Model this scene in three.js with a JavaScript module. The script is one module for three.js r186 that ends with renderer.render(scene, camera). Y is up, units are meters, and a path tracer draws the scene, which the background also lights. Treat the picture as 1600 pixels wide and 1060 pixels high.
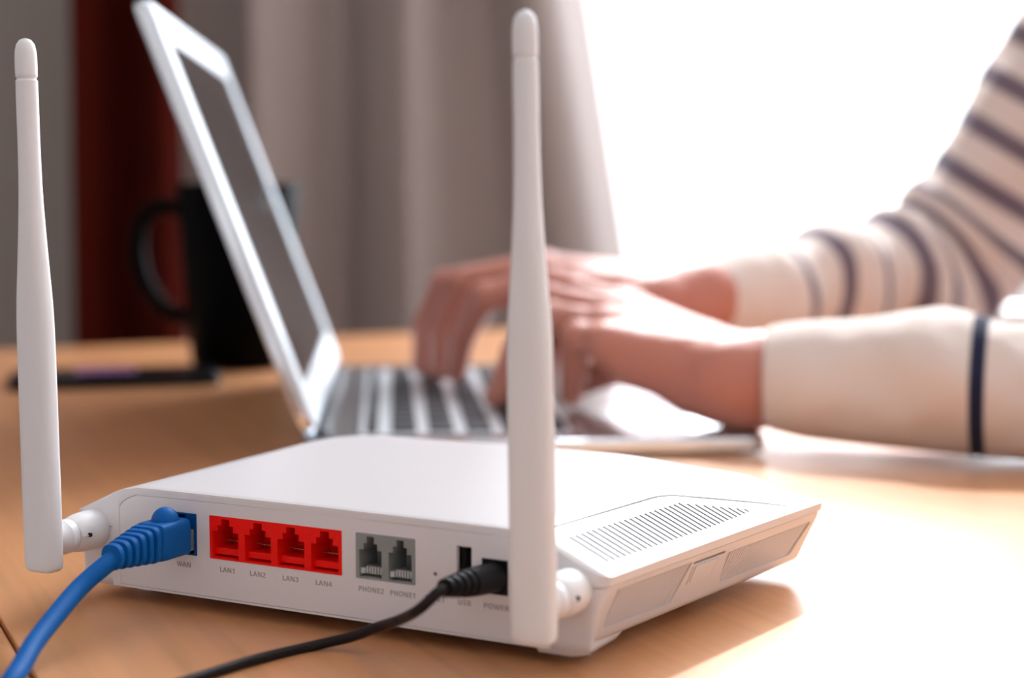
import * as THREE from 'three';
import { RoundedBoxGeometry } from 'three/addons/geometries/RoundedBoxGeometry.js';
import { mergeGeometries, mergeVertices, toCreasedNormals } from 'three/addons/utils/BufferGeometryUtils.js';
import { TextGeometry } from 'three/addons/geometries/TextGeometry.js';
import { FontLoader } from 'three/addons/loaders/FontLoader.js';
import { RectAreaLightUniformsLib } from 'three/addons/lights/RectAreaLightUniformsLib.js';
import { ImprovedNoise } from 'three/addons/math/ImprovedNoise.js';
import { Brush, Evaluator, SUBTRACTION } from 'three-bvh-csg';

// ---------------------------------------------------------------- camera, sky, light, exposure
// y = 0 is the table top, metres, the camera looks along -z
const renderer = new THREE.WebGLRenderer({ antialias: true });
renderer.toneMapping = THREE.LinearToneMapping;
renderer.toneMappingExposure = 1.0;
renderer.shadowMap.enabled = true;
const scene = new THREE.Scene();
const camera = new THREE.PerspectiveCamera(2 * Math.atan(530 / 2500) * 180 / Math.PI, 1600 / 1060, 0.02, 60);
camera.position.set(0, 0.1475, 0);
camera.rotation.x = -5.4609 * Math.PI / 180;
camera.focus = 0.55;
camera.userData.fStop = 5.2;
scene.add(camera);
scene.background = new THREE.Color().setRGB(3.0, 3.15, 3.3);           // overcast sky beyond the window
RectAreaLightUniformsLib.init();
const WIN = { x0: 0.0, x1: 2.0, y0: -0.02, y1: 2.0, z: -2.3 };
{
  const l = new THREE.RectAreaLight(new THREE.Color().setRGB(0.92, 0.97, 1.04), 9, WIN.x1 - WIN.x0, WIN.y1 - WIN.y0);
  l.name = 'window_light';
  l.position.set((WIN.x0 + WIN.x1) / 2, (WIN.y0 + WIN.y1) / 2, WIN.z + 0.02);
  l.lookAt(l.position.x, l.position.y, 5);
  scene.add(l);
  // hazy sun from straight behind, through the window on to the right of the table
  const sun = new THREE.DirectionalLight(new THREE.Color().setRGB(0.95, 0.98, 1.0), 5);
  const az = 0.9 * Math.PI / 180, el = 45 * Math.PI / 180, aim = [0.2, 0, -0.7];
  sun.name = 'sun'; sun.target.position.set(...aim);
  sun.position.set(aim[0] + 6 * Math.cos(el) * Math.sin(az), 6 * Math.sin(el), aim[2] - 6 * Math.cos(el) * Math.cos(az));
  sun.castShadow = true; sun.shadow.radius = 4; sun.shadow.mapSize.set(2048, 2048);
  Object.assign(sun.shadow.camera, { left: -2.5, right: 2.5, top: 2.5, bottom: -2.5, near: 0.5, far: 12 });
  scene.add(sun, sun.target);
}

// ---------------------------------------------------------------- helpers
const V = (x, y, z) => new THREE.Vector3(x, y, z);
let seed = 7;
const rnd = () => { seed = (seed * 1664525 + 1013904223) >>> 0; return seed / 4294967296; };
const perlin = new ImprovedNoise();
const noise = (x, y, z = 0) => perlin.noise(x + 31.7, y + 17.3, z + 5.1);
const used = {};
const numbered = (n) => { const k = used[n] = (used[n] ?? -1) + 1; return k ? n + '_' + String(k).padStart(3, '0') : n; };
function thing(name, label, category, pos = [0, 0, 0], ry = 0, group) {
  const o = new THREE.Group(); o.name = numbered(name); o.position.set(...pos); o.rotation.y = ry;
  o.userData = { label, category }; if (group) o.userData.group = group;
  scene.add(o); return o;
}
function part(name, geo, mat, parent, label, kind) {
  const m = new THREE.Mesh(geo, mat); m.name = name; m.castShadow = m.receiveShadow = true;
  if (label) m.userData.label = label; if (kind) m.userData.kind = kind;
  parent.add(m); return m;
}
function struct(name, geo, mat, label) {
  const m = part(name, geo, mat, scene); m.userData.kind = 'structure'; if (label) m.userData.label = label; return m;
}
const box = (w, h, d, x = 0, y = 0, z = 0) => new THREE.BoxGeometry(w, h, d).translate(x, y, z);
const rbox = (w, h, d, r, x = 0, y = 0, z = 0, s = 3) => new RoundedBoxGeometry(w, h, d, s, r).translate(x, y, z);
const mm = (g) => g.scale(0.001, 0.001, 0.001);
const bare = (g) => { const k = g.index ? g.toNonIndexed() : g; const o = new THREE.BufferGeometry(); o.setAttribute('position', k.attributes.position); o.setAttribute('normal', k.attributes.normal); return o; };
const merged = (list) => mergeGeometries(list.map(bare));
const col = (r, g, b) => new THREE.Color().setRGB(r, g, b);
const std = (color, roughness, extra = {}) => new THREE.MeshPhysicalMaterial({ color, roughness, ...extra });
const smooth = (a, b, x) => { const t = Math.min(1, Math.max(0, (x - a) / (b - a))); return t * t * (3 - 2 * t); };
const lerp = (a, b, t) => a + (b - a) * t;
function dataTex(w, h, f, srgb, repeat) {
  const d = new Uint8Array(w * h * 4);
  for (let y = 0; y < h; y++) for (let x = 0; x < w; x++) { const c = f(x / w, y / h, x, y); const i = (y * w + x) * 4; d[i] = c[0]; d[i + 1] = c[1]; d[i + 2] = c[2]; d[i + 3] = 255; }
  const t = new THREE.DataTexture(d, w, h, THREE.RGBAFormat); t.wrapS = t.wrapT = THREE.RepeatWrapping; t.magFilter = THREE.LinearFilter; t.minFilter = THREE.LinearFilter;
  if (srgb) t.colorSpace = THREE.SRGBColorSpace; if (repeat) t.repeat.set(...repeat); t.needsUpdate = true; return t;
}
// closed tube through points, radius may vary along it (list of radii or number), round ends
function tube(points, radius, seg = 120, rad = 16) {
  const c = new THREE.CatmullRomCurve3(points.map((p) => V(...p)), false, 'centripetal');
  const g = new THREE.TubeGeometry(c, seg, 1, rad, false), p = g.attributes.position, n = g.attributes.normal;
  for (let i = 0; i <= seg; i++) {
    const t = i / seg, r = typeof radius === 'number' ? radius : radius(t), ctr = c.getPointAt(t);
    for (let j = 0; j <= rad; j++) { const k = i * (rad + 1) + j; p.setXYZ(k, ctr.x + n.getX(k) * r, ctr.y + n.getY(k) * r, ctr.z + n.getZ(k) * r); }
  }
  const caps = [];
  for (const [t, r] of [[0, typeof radius === 'number' ? radius : radius(0)], [1, typeof radius === 'number' ? radius : radius(1)]]) {
    const s = new THREE.SphereGeometry(r, rad, 8), q = c.getPointAt(t); s.translate(q.x, q.y, q.z); caps.push(bare(s));
  }
  return merged([g, ...caps]);
}
// stack of closed rings (arrays of [x,y,z]) joined into a closed solid
function loft(rings, capStart = true, capEnd = true) {
  const n = rings[0].length, pos = [], idx = [];
  for (const r of rings) for (const p of r) pos.push(...p);
  for (let k = 0; k + 1 < rings.length; k++) for (let i = 0; i < n; i++) {
    const a = k * n + i, b = k * n + (i + 1) % n, c = a + n, d = b + n; idx.push(a, b, d, a, d, c);
  }
  const cap = (k, flip) => {
    const c = [0, 0, 0]; for (const p of rings[k]) { c[0] += p[0] / n; c[1] += p[1] / n; c[2] += p[2] / n; }
    const ci = pos.length / 3; pos.push(...c);
    for (let i = 0; i < n; i++) { const a = k * n + i, b = k * n + (i + 1) % n; flip ? idx.push(ci, b, a) : idx.push(ci, a, b); }
  };
  if (capStart) cap(0, true); if (capEnd) cap(rings.length - 1, false);
  const g = new THREE.BufferGeometry(); g.setAttribute('position', new THREE.Float32BufferAttribute(pos, 3)); g.setIndex(idx); g.computeVertexNormals(); return g;
}
function outward(g) {   // turn a closed geometry so that its volume is positive
  const p = g.attributes.position, ix = g.index.array; let v = 0; const a = V(), b = V(), c = V();
  for (let i = 0; i < ix.length; i += 3) { a.fromBufferAttribute(p, ix[i]); b.fromBufferAttribute(p, ix[i + 1]); c.fromBufferAttribute(p, ix[i + 2]); v += a.dot(b.cross(c)); }
  if (v < 0) for (let i = 0; i < ix.length; i += 3) { const t = ix[i]; ix[i] = ix[i + 1]; ix[i + 1] = t; }
  g.computeVertexNormals(); return g;
}
const evaluator = new Evaluator(); evaluator.attributes = ['position', 'normal']; evaluator.useGroups = false;
function carve(g, cutters) {
  let a = new Brush(bare(g)); a.updateMatrixWorld();
  for (const c of cutters) { const b = new Brush(bare(c)); b.updateMatrixWorld(); a = evaluator.evaluate(a, b, SUBTRACTION); }
  const o = new THREE.BufferGeometry(); o.setAttribute('position', a.geometry.attributes.position.clone()); o.setAttribute('normal', a.geometry.attributes.normal.clone());
  if (a.geometry.index) o.setIndex(a.geometry.index.clone());
  return bare(o);
}
const crease = (g, deg = 35) => toCreasedNormals(g, deg * Math.PI / 180);
// naive surface nets of a field (negative inside) in a box
function nets(f, lo, hi, cell) {
  const n = [0, 1, 2].map((k) => Math.ceil((hi[k] - lo[k]) / cell) + 1), [nx, ny, nz] = n;
  const val = new Float32Array(nx * ny * nz), id = new Int32Array(nx * ny * nz).fill(-1), at = (i, j, k) => i + nx * (j + ny * k);
  for (let k = 0; k < nz; k++) for (let j = 0; j < ny; j++) for (let i = 0; i < nx; i++) val[at(i, j, k)] = f(lo[0] + i * cell, lo[1] + j * cell, lo[2] + k * cell);
  const pos = [], idx = [];
  for (let k = 0; k + 1 < nz; k++) for (let j = 0; j + 1 < ny; j++) for (let i = 0; i + 1 < nx; i++) {
    let s = 0, c = 0, px = 0, py = 0, pz = 0;
    for (let e = 0; e < 8; e++) if (val[at(i + (e & 1), j + (e >> 1 & 1), k + (e >> 2))] < 0) s++;
    if (s === 0 || s === 8) continue;
    for (let a = 0; a < 8; a++) for (let d = 0; d < 3; d++) {
      if (a >> d & 1) continue; const b = a | 1 << d;
      const va = val[at(i + (a & 1), j + (a >> 1 & 1), k + (a >> 2))], vb = val[at(i + (b & 1), j + (b >> 1 & 1), k + (b >> 2))];
      if (va < 0 === vb < 0) continue; const t = va / (va - vb);
      px += (a & 1) + (d === 0 ? t : 0); py += (a >> 1 & 1) + (d === 1 ? t : 0); pz += (a >> 2) + (d === 2 ? t : 0); c++;
    }
    id[at(i, j, k)] = pos.length / 3; pos.push(lo[0] + (i + px / c) * cell, lo[1] + (j + py / c) * cell, lo[2] + (k + pz / c) * cell);
  }
  const quad = (a, b, c, d, flip) => { if (a < 0 || b < 0 || c < 0 || d < 0) return; flip ? idx.push(a, c, b, a, d, c) : idx.push(a, b, c, a, c, d); };
  for (let k = 1; k + 1 < nz; k++) for (let j = 1; j + 1 < ny; j++) for (let i = 1; i + 1 < nx; i++) {
    const v = val[at(i, j, k)] < 0;
    if (v !== val[at(i + 1, j, k)] < 0) quad(id[at(i, j - 1, k - 1)], id[at(i, j, k - 1)], id[at(i, j, k)], id[at(i, j - 1, k)], !v);
    if (v !== val[at(i, j + 1, k)] < 0) quad(id[at(i - 1, j, k - 1)], id[at(i - 1, j, k)], id[at(i, j, k)], id[at(i, j, k - 1)], !v);
    if (v !== val[at(i, j, k + 1)] < 0) quad(id[at(i - 1, j - 1, k)], id[at(i, j - 1, k)], id[at(i, j, k)], id[at(i - 1, j, k)], !v);
  }
  const g = new THREE.BufferGeometry(); g.setAttribute('position', new THREE.Float32BufferAttribute(pos, 3)); g.setIndex(idx);
  const nn = new Float32Array(pos.length), e = cell * 0.4;
  for (let i = 0; i < pos.length; i += 3) {
    const [x, y, z] = [pos[i], pos[i + 1], pos[i + 2]], gx = f(x + e, y, z) - f(x - e, y, z), gy = f(x, y + e, z) - f(x, y - e, z), gz = f(x, y, z + e) - f(x, y, z - e), l = Math.hypot(gx, gy, gz) || 1;
    nn[i] = gx / l; nn[i + 1] = gy / l; nn[i + 2] = gz / l;
  }
  g.setAttribute('normal', new THREE.BufferAttribute(nn, 3)); return g;
}
function capsule(a, b, ra, rb) {   // distance to a tapered capsule
  const bx = b[0] - a[0], by = b[1] - a[1], bz = b[2] - a[2], bb = bx * bx + by * by + bz * bz;
  return (x, y, z) => {
    const px = x - a[0], py = y - a[1], pz = z - a[2], t = Math.min(1, Math.max(0, (px * bx + py * by + pz * bz) / bb));
    return Math.hypot(px - bx * t, py - by * t, pz - bz * t) - (ra + (rb - ra) * t);
  };
}
const smin = (a, b, k) => { const h = Math.max(k - Math.abs(a - b), 0) / k; return Math.min(a, b) - h * h * k / 4; };

// ---------------------------------------------------------------- materials
const M = {
  shell: std(col(0.70, 0.675, 0.682), 0.28),
  shellDark: std(col(0.68, 0.655, 0.66), 0.4),
  antenna: std(col(0.76, 0.755, 0.76), 0.42),
  print: std(col(0.32, 0.285, 0.285), 0.7),
  black: std(col(0.006, 0.006, 0.007), 0.45, { specularIntensity: 0.3 }),
  blackSoft: std(col(0.008, 0.008, 0.009), 0.5, { specularIntensity: 0.3 }),
  cord: std(col(0.014, 0.010, 0.010), 0.42, { specularIntensity: 0.3 }),
  red: std(col(0.86, 0.006, 0.002), 0.4, { specularIntensity: 0.4 }),
  grey: std(col(0.24, 0.26, 0.25), 0.45),
  greyLight: std(col(0.55, 0.56, 0.55), 0.35),
  blue: std(col(0.0, 0.10, 0.36), 0.55, { specularIntensity: 0.35 }),
  bluePort: std(col(0.0, 0.06, 0.24), 0.45, { specularIntensity: 0.4 }),
  clear: std(col(0.95, 0.95, 0.95), 0.08, { transmission: 0.8, thickness: 0.004, ior: 1.5 }),
  gold: std(col(0.8, 0.6, 0.25), 0.3, { metalness: 1 }),
  steel: std(col(0.6, 0.6, 0.6), 0.3, { metalness: 1 }),
  aluminium: std(col(0.74, 0.80, 0.85), 0.13, { metalness: 0.85 }),
  key: std(col(0.018, 0.016, 0.02), 0.5),
  hinge: std(col(0.06, 0.07, 0.08), 0.4),
  rubber: std(col(0.03, 0.03, 0.03), 0.8),
  bezel: std(col(0.72, 0.80, 0.86), 0.35, { metalness: 0.25 }),
  screen: std(col(0.004, 0.0035, 0.0035), 0.14, { specularIntensity: 0.55 }),
  mug: std(col(0.001, 0.001, 0.0012), 0.45, { specularIntensity: 0.08 }),
  skin: std(col(0.50, 0.19, 0.135), 0.48),
  nail: std(col(0.62, 0.33, 0.27), 0.25),
};
// light oak laminate: grain runs along v
const woodTex = dataTex(512, 1024, (u, v) => {
  const w = noise(u * 3, v * 1.2, 1) * 0.5, g = noise((u + w * 0.05) * 60, v * 2.2, 3), f = noise(u * 210, v * 7, 9), b = noise(u * 5, v * 1.1, 4);
  const pore = Math.max(0, noise(u * 170, v * 14, 12) - 0.28) * 1.1;
  const k = 1 + g * 0.05 + f * 0.045 + b * 0.06 - pore * 0.16;
  return [207 * k, (146 + b * 4) * k, 97 * k].map((c) => Math.max(0, Math.min(255, c)));
}, true);
const woodBump = dataTex(512, 512, (u, v) => { const k = 128 + noise(u * 120, v * 8, 2) * 60 + noise(u * 30, v * 30, 6) * 50; return [k, k, k]; });
M.wood = std(col(1, 1, 1), 0.36, { map: woodTex, bumpMap: woodBump, bumpScale: 0.00005, clearcoat: 0.4, clearcoatRoughness: 0.4 });
M.woodBand = std(col(0.86, 0.86, 0.86), 0.4, { map: woodTex });

// ---------------------------------------------------------------- the room
{
  const plaster = dataTex(256, 256, (u, v) => { const k = 236 + noise(u * 40, v * 40, 3) * 10 + noise(u * 9, v * 9, 8) * 6; return [k, k * 0.99, k * 0.98]; }, true);
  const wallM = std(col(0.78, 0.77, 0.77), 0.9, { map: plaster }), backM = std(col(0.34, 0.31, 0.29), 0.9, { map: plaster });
  const floorM = std(col(0.42, 0.30, 0.21), 0.5, { map: woodTex });
  const X0 = -1.7, X1 = 2.3, Z0 = WIN.z, Z1 = 1.5, Y0 = -0.74, Y1 = 2.2, t = 0.12;
  struct('floor', box(X1 - X0 + 2 * t, t, Z1 - Z0 + 2 * t, (X0 + X1) / 2, Y0 - t / 2, (Z0 + Z1) / 2), floorM);
  struct('ceiling', box(X1 - X0 + 2 * t, t, Z1 - Z0 + 2 * t, (X0 + X1) / 2, Y1 + t / 2, (Z0 + Z1) / 2), std(col(0.86, 0.86, 0.86), 0.9));
  struct('wall_left', box(t, Y1 - Y0, Z1 - Z0, X0 - t / 2, (Y0 + Y1) / 2, (Z0 + Z1) / 2), wallM);
  struct('wall_right', box(t, Y1 - Y0, Z1 - Z0, X1 + t / 2, (Y0 + Y1) / 2, (Z0 + Z1) / 2), wallM);
  struct('wall_front', box(X1 - X0 + 2 * t, Y1 - Y0, t, (X0 + X1) / 2, (Y0 + Y1) / 2, Z1 + t / 2), wallM);
  const zc = Z0 - t / 2;
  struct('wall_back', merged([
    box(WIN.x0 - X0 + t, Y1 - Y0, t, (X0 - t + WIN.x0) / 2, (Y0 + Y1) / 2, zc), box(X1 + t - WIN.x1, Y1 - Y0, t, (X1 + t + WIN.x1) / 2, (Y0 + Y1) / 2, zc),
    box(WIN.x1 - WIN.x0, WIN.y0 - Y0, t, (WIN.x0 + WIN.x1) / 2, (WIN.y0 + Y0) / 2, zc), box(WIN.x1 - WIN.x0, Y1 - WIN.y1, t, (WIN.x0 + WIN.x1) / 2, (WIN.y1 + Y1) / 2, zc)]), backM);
  const frameM = std(col(0.85, 0.85, 0.84), 0.4), wx = (WIN.x0 + WIN.x1) / 2, wy = (WIN.y0 + WIN.y1) / 2, w = WIN.x1 - WIN.x0, h = WIN.y1 - WIN.y0;
  const win = new THREE.Group(); win.name = 'window_1'; win.userData.kind = 'structure'; scene.add(win);
  part('window_frame', merged([box(w, 0.05, 0.06, wx, WIN.y0 + 0.025, zc), box(w, 0.05, 0.06, wx, WIN.y1 - 0.025, zc), box(0.05, h - 0.1, 0.06, WIN.x0 + 0.025, wy, zc), box(0.05, h - 0.1, 0.06, WIN.x1 - 0.025, wy, zc)]), frameM, win);
  part('window_pane', box(w - 0.1, h - 0.1, 0.005, wx, wy, zc - 0.01), std(col(1, 1, 1), 0, { transmission: 1, thickness: 0 }), win);
  struct('window_sill', rbox(w + 0.1, 0.03, 0.1, 0.008, wx, WIN.y0 - 0.016, Z0 + 0.04), frameM);
  struct('baseboard_back', box(X1 - X0, 0.08, 0.015, (X0 + X1) / 2, Y0 + 0.04, Z0 + 0.0075), frameM);
  struct('baseboard_left', box(0.015, 0.08, Z1 - Z0 - 0.03, X0 + 0.0075, Y0 + 0.04, (Z0 + Z1) / 2), frameM);
}

// ---------------------------------------------------------------- curtains: folded cloth with two faces and hems
function drape(x0, x1, y0, y1, z, fold, thick = 0.003) {
  const nx = Math.ceil((x1 - x0) / 0.006), ny = 24, front = [], pos = [], idx = [];
  for (let j = 0; j <= ny; j++) for (let i = 0; i <= nx; i++) {
    const u = x0 + (x1 - x0) * i / nx, v = j / ny, [dx, dz] = fold(u, y0 + (y1 - y0) * v);
    front.push([u + dx, y0 + (y1 - y0) * v, z + dz]);
  }
  const n = front.length, W = nx + 1;
  for (const p of front) pos.push(...p);
  for (const p of front) pos.push(p[0], p[1], p[2] - thick);
  for (let j = 0; j < ny; j++) for (let i = 0; i < nx; i++) { const a = j * W + i, b = a + 1, c = a + W, d = c + 1; idx.push(a, b, d, a, d, c, a + n, d + n, b + n, a + n, c + n, d + n); }
  const edge = (a, b) => idx.push(a, a + n, b + n, a, b + n, b);
  for (let i = 0; i < nx; i++) { edge(i, i + 1); edge(ny * W + i + 1, ny * W + i); }
  for (let j = 0; j < ny; j++) { edge((j + 1) * W, j * W); edge(j * W + nx, (j + 1) * W + nx); }
  const g = new THREE.BufferGeometry(); g.setAttribute('position', new THREE.Float32BufferAttribute(pos, 3)); g.setIndex(idx); g.computeVertexNormals(); return g;
}
{
  const trackM = std(col(0.8, 0.79, 0.77), 0.4);
  const track = thing('curtain_track', 'white ceiling track that carries the curtains', 'curtain track', [0, 2.2, 0]);
  for (const [x, w, z] of [[-0.18, 0.75, 0.2], [0.16, 0.4, 0.1], [-0.46, 0.3, 0.36]]) part('rail', box(w, 0.02, 0.02, x, -0.01, WIN.z + z), trackM, track);
  const greyM = std(col(0.36, 0.315, 0.295), 0.95, { transmission: 0.08, thickness: 0, side: THREE.DoubleSide });
  const c1 = thing('curtain', 'grey beige curtain hanging in soft folds behind the laptop screen', 'curtain', [0, 0, 0]);
  const lean = (u, y) => 0.16 * smooth(-0.12, 0.12, u) * (0.30 - y);
  part('cloth', drape(-0.47, 0.115, -0.70, 2.18, WIN.z + 0.2, (u, y) => [lean(u, y), 0.047 * Math.sin(u * 34) + 0.005 * Math.sin(u * 90 + y * 0.6) + 0.012 * noise(u * 9, y * 2)]), greyM, c1);
  const sheerM = std(col(0.9, 0.86, 0.86), 0.95, { transmission: 0.55, thickness: 0, side: THREE.DoubleSide });
  const c2 = thing('curtain', 'white sheer curtain edge glowing beside the bright window', 'curtain', [0, 0, 0]);
  part('cloth', drape(0.085, 0.235, -0.70, 2.18, WIN.z + 0.10, (u, y) => [0.16 * (0.25 - y), 0.016 * Math.sin(u * 110 + 0.4)], 0.002), sheerM, c2);
  const redM = std(col(0.052, 0.0038, 0.0015), 0.95, { specularIntensity: 0.2 });
  const c3 = thing('curtain', 'dark red curtain hanging behind the black mug', 'curtain', [0, 0, 0]);
  part('cloth', drape(-0.522, -0.395, -0.70, 2.18, WIN.z + 0.36, (u, y) => [0.02 * (0.2 - y) * (u < -0.45 ? -0.6 : 0.2), 0.035 * Math.sin((u + 0.522) * 62 + 1.2) + 0.006 * Math.sin(u * 150)]), redM, c3);
}

// ---------------------------------------------------------------- the table
const TB = { r: 25.5 * Math.PI / 180 };
TB.b = [Math.cos(TB.r), -Math.sin(TB.r)]; TB.a = [-Math.sin(TB.r), -Math.cos(TB.r)];
{
  const Wt = 0.72, s0 = -0.46, s1 = 0.93, L = s1 - s0, sc = (s0 + s1) / 2, P0 = [-0.1867, -0.5399];
  const cx = P0[0] + TB.b[0] * Wt / 2 + TB.a[0] * sc, cz = P0[1] + TB.b[1] * Wt / 2 + TB.a[1] * sc;
  const t = thing('table', 'light oak wooden table with rounded edge banding under the router and laptop', 'table', [cx, 0, cz], TB.r);
  const th = 0.028, e = 0.009;
  const top = new RoundedBoxGeometry(Wt - 2 * e - 0.0006, th, L - 2 * e - 0.0006, 2, 0.0006).translate(0, -th / 2, 0);
  const p = top.attributes.position, uv = top.attributes.uv; for (let i = 0; i < p.count; i++) uv.setXY(i, p.getX(i) / 0.72 + 0.5, p.getZ(i) / 1.44 + 0.5);
  part('tabletop', top, M.wood, t);
  const bandUv = (g) => { const q = g.attributes.position, w = g.attributes.uv; for (let i = 0; i < q.count; i++) w.setXY(i, q.getX(i) / 0.72 + q.getY(i) * 1.3 + 0.13, q.getZ(i) / 1.44); return g; };
  for (const s of [-1, 1]) part('edge_band', bandUv(rbox(e, th, L - 0.0002, 0.0042, s * (Wt / 2 - e / 2), -th / 2, 0, 4)), M.woodBand, t, 'rounded wooden edge strip');
  for (const s of [-1, 1]) part('edge_band', bandUv(rbox(Wt - 2 * e, th, e, 0.0042, 0, -th / 2, s * (L / 2 - e / 2), 4)), M.woodBand, t, 'rounded wooden edge strip');
  for (const [x, z] of [[-1, -1], [1, -1], [-1, 1], [1, 1]]) part('leg', rbox(0.05, 0.712, 0.05, 0.006, x * (Wt / 2 - 0.05), -th - 0.356, z * (L / 2 - 0.05)), M.woodBand, t);
  for (const s of [-1, 1]) part('apron', rbox(0.018, 0.06, L - 0.16, 0.003, s * (Wt / 2 - 0.05), -th - 0.03, 0), M.woodBand, t);
}

// ---------------------------------------------------------------- the router (millimetres, x to the right along its back, z towards the viewer)
const ROUTER = { pos: [0.0193 - 0.887 * 0.0958, 0, -0.478 - 0.4617 * 0.0958], ry: -27.5 * Math.PI / 180 };
const font = await new FontLoader().loadAsync('fonts/droid/droid_sans_bold.typeface.json');
{
  const R = thing('wifi_router', 'white wireless router with two upright antennas and a row of red ports', 'router', ROUTER.pos, ROUTER.ry);
  const rightX = (v) => 106.4 + 0.16 * v, leftX = (v) => -106.4 - 0.01 * v;
  const frontV = (x) => 155 - 9 * Math.pow(Math.abs(x - 5) / 125, 2.2);
  // plan outline, counter-clockwise seen from above, with k = how far the lower case is drawn in there
  const O = [];
  const seg = (n, f) => { for (let i = 0; i < n; i++) O.push(f(i / n)); };
  const bez = (a, b, c, t) => [0, 1, 2].map((k) => (1 - t) * (1 - t) * a[k] + 2 * t * (1 - t) * b[k] + t * t * c[k]);
  seg(150, (t) => [-100 + 200 * t, 0, 0]);
  seg(24, (t) => bez([100, 0, 0], [106.9, 0.1, 0.4], [rightX(4), 4, 1], t));
  seg(90, (t) => { const v = 4 + 140.5 * t; return [rightX(v), v, 1]; });
  seg(10, (t) => bez([rightX(144.5), 144.5, 1], [rightX(146.4), 146.4, 1], [128, frontV(128), 1], t));
  seg(100, (t) => { const x = 128 - 231 * t; return [x, frontV(x), 1]; });
  seg(10, (t) => bez([-103, frontV(-103), 1], [-108, frontV(-108), 1], [leftX(138), 138, 1], t));
  seg(80, (t) => { const v = 138 - 129 * t; return [leftX(v), v, 1]; });
  seg(24, (t) => bez([leftX(9), 9, 1], [-105.8, 1.0, 0.35], [-100, 0, 0], t));
  const side = (x, v) => Math.min(rightX(v) - x, x - leftX(v));
  const height = (x, v) => {
    const s = Math.max(0, side(x, v)), wing = 29.6 + smin(0.467 * s, 12.3 + 0.003 * s, 4);
    const t = frontV(x) - v, amp = lerp(2.7, 6.0, smooth(40, 100, x)), drop = t < 38 ? amp * Math.pow(1 - Math.max(0, t) / 38, 2) * Math.min(1, s / 16) : 0;
    const lip = v < 2.2 ? 0.9 * Math.pow(1 - v / 2.2, 2) : 0;
    return wing - drop - lip;
  };
  const inset = (h) => h > 26.5 ? (29.6 - h) * 0.2 : h > 8 ? 0.6 + (26.5 - h) * 0.45 : 8.93 + Math.pow((8 - h) / 3.4, 1.6) * 4.5;
  const drawnIn = (h, extra = 0) => O.map(([x, v, k]) => {
    
    const w = x > 0 ? rightX(v) : -leftX(v), tuck = (h < 8 ? (1 - k) * Math.pow((8 - h) / 3.4, 2) * 1.6 : 0) + (v < 40 ? extra : v > 140 ? -extra : 0);
    return [x * (1 - (inset(h) * k + extra) / w), h, -(v + tuck)];
  });
  // top cover: rings from the middle outwards, then down to the seam
  const spine = (x, v) => [x * 0.25, 78 + (v - 78) * 0.05], tops = [];
  const tt = []; for (let i = 0; i <= 44; i++) tt.push(1 - Math.pow(1 - i / 44, 1.7));
  for (const t of tt) tops.push(O.map(([x, v]) => { const [sx, sv] = spine(x, v), px = lerp(sx, x, t), pv = lerp(sv, v, t); return [px, height(px, pv), -pv]; }));
  let cover = outward(loft([...tops, drawnIn(26.5)]));
  cover = crease(cover, 32);
  // cutters: vent slots on the wing, the groove round them, the pocket behind the back panel
  const slots = [], slotShades = [];
  const pt = (s, v) => { const x = rightX(v) - s; return [x, height(x, v), v]; };
  for (let i = 0; i < 30; i++) {
    const v = 10.5 + i * 3.12, s1 = v < 76 ? 19.6 : lerp(19.6, 8.4, (v - 76) / 25), s0 = 5.8 + (v > 76 ? (v - 76) / 25 * 0.8 : 0);
    const a = pt(s0, v), b = pt(s1, v), len = Math.hypot(a[0] - b[0], a[1] - b[1]), g = new THREE.BoxGeometry(len, 7, 1.45);
    g.rotateZ(-Math.atan2(b[1] - a[1], a[0] - b[0])); g.translate((a[0] + b[0]) / 2, (a[1] + b[1]) / 2 - 0.4, -v); slots.push(bare(g));
    const f = new THREE.BoxGeometry(len - 0.1, 1.2, 1.4); f.rotateZ(-Math.atan2(b[1] - a[1], a[0] - b[0])); f.translate((a[0] + b[0]) / 2, (a[1] + b[1]) / 2 - 0.66, -v); slotShades.push(f);
  }
  const ventShade = std(col(0.06, 0.052, 0.055), 0.9);  // dark colour of the slot strips paints the shade inside the vents
  const path = []; for (let v = -3; v < 70; v += 3) path.push([25.8, v]);
  for (let t = 0; t <= 1.001; t += 0.125) { const q = bez([25.8, 70, 0], [25.6, 79, 0], [20.6, 86, 0], t); path.push([q[0], q[1]]); }
  for (let t = 0.08; t <= 1.001; t += 0.08) path.push([lerp(20.6, 2.5, t), lerp(86, 127.5, t)]);
  const gr = path.map(([s, v], i) => {
    const p = pt(s, Math.max(0, v)), a = path[Math.max(0, i - 1)], b = path[Math.min(path.length - 1, i + 1)];
    const pa = pt(a[0], Math.max(0, a[1])), pb = pt(b[0], Math.max(0, b[1])), dx = pb[0] - pa[0], dv = b[1] - a[1], l = Math.hypot(dx, dv), nx = dv / l * 0.5, nv = -dx / l * 0.5;
    return [[p[0] - nx, p[1] - 0.75, -(v - nv)], [p[0] + nx, p[1] - 0.75, -(v + nv)], [p[0] + nx, p[1] + 2, -(v + nv)], [p[0] - nx, p[1] + 2, -(v - nv)]];
  });
  const groove = outward(loft(gr));
  const pocket = (() => { const s = new THREE.Shape(); s.moveTo(-83.5, 6); s.lineTo(83.5, 6); s.lineTo(83.5, 37); s.lineTo(75, 39.4); s.lineTo(-75, 39.4); s.lineTo(-83.5, 37); s.closePath(); return new THREE.ExtrudeGeometry(s, { depth: 40, bevelEnabled: false }).translate(0, 0, -36); })();
  cover = carve(cover, [pocket, mergeGeometries(slots), groove]);
  const topCover = part('top_cover', mm(cover), M.shell, R);
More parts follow.
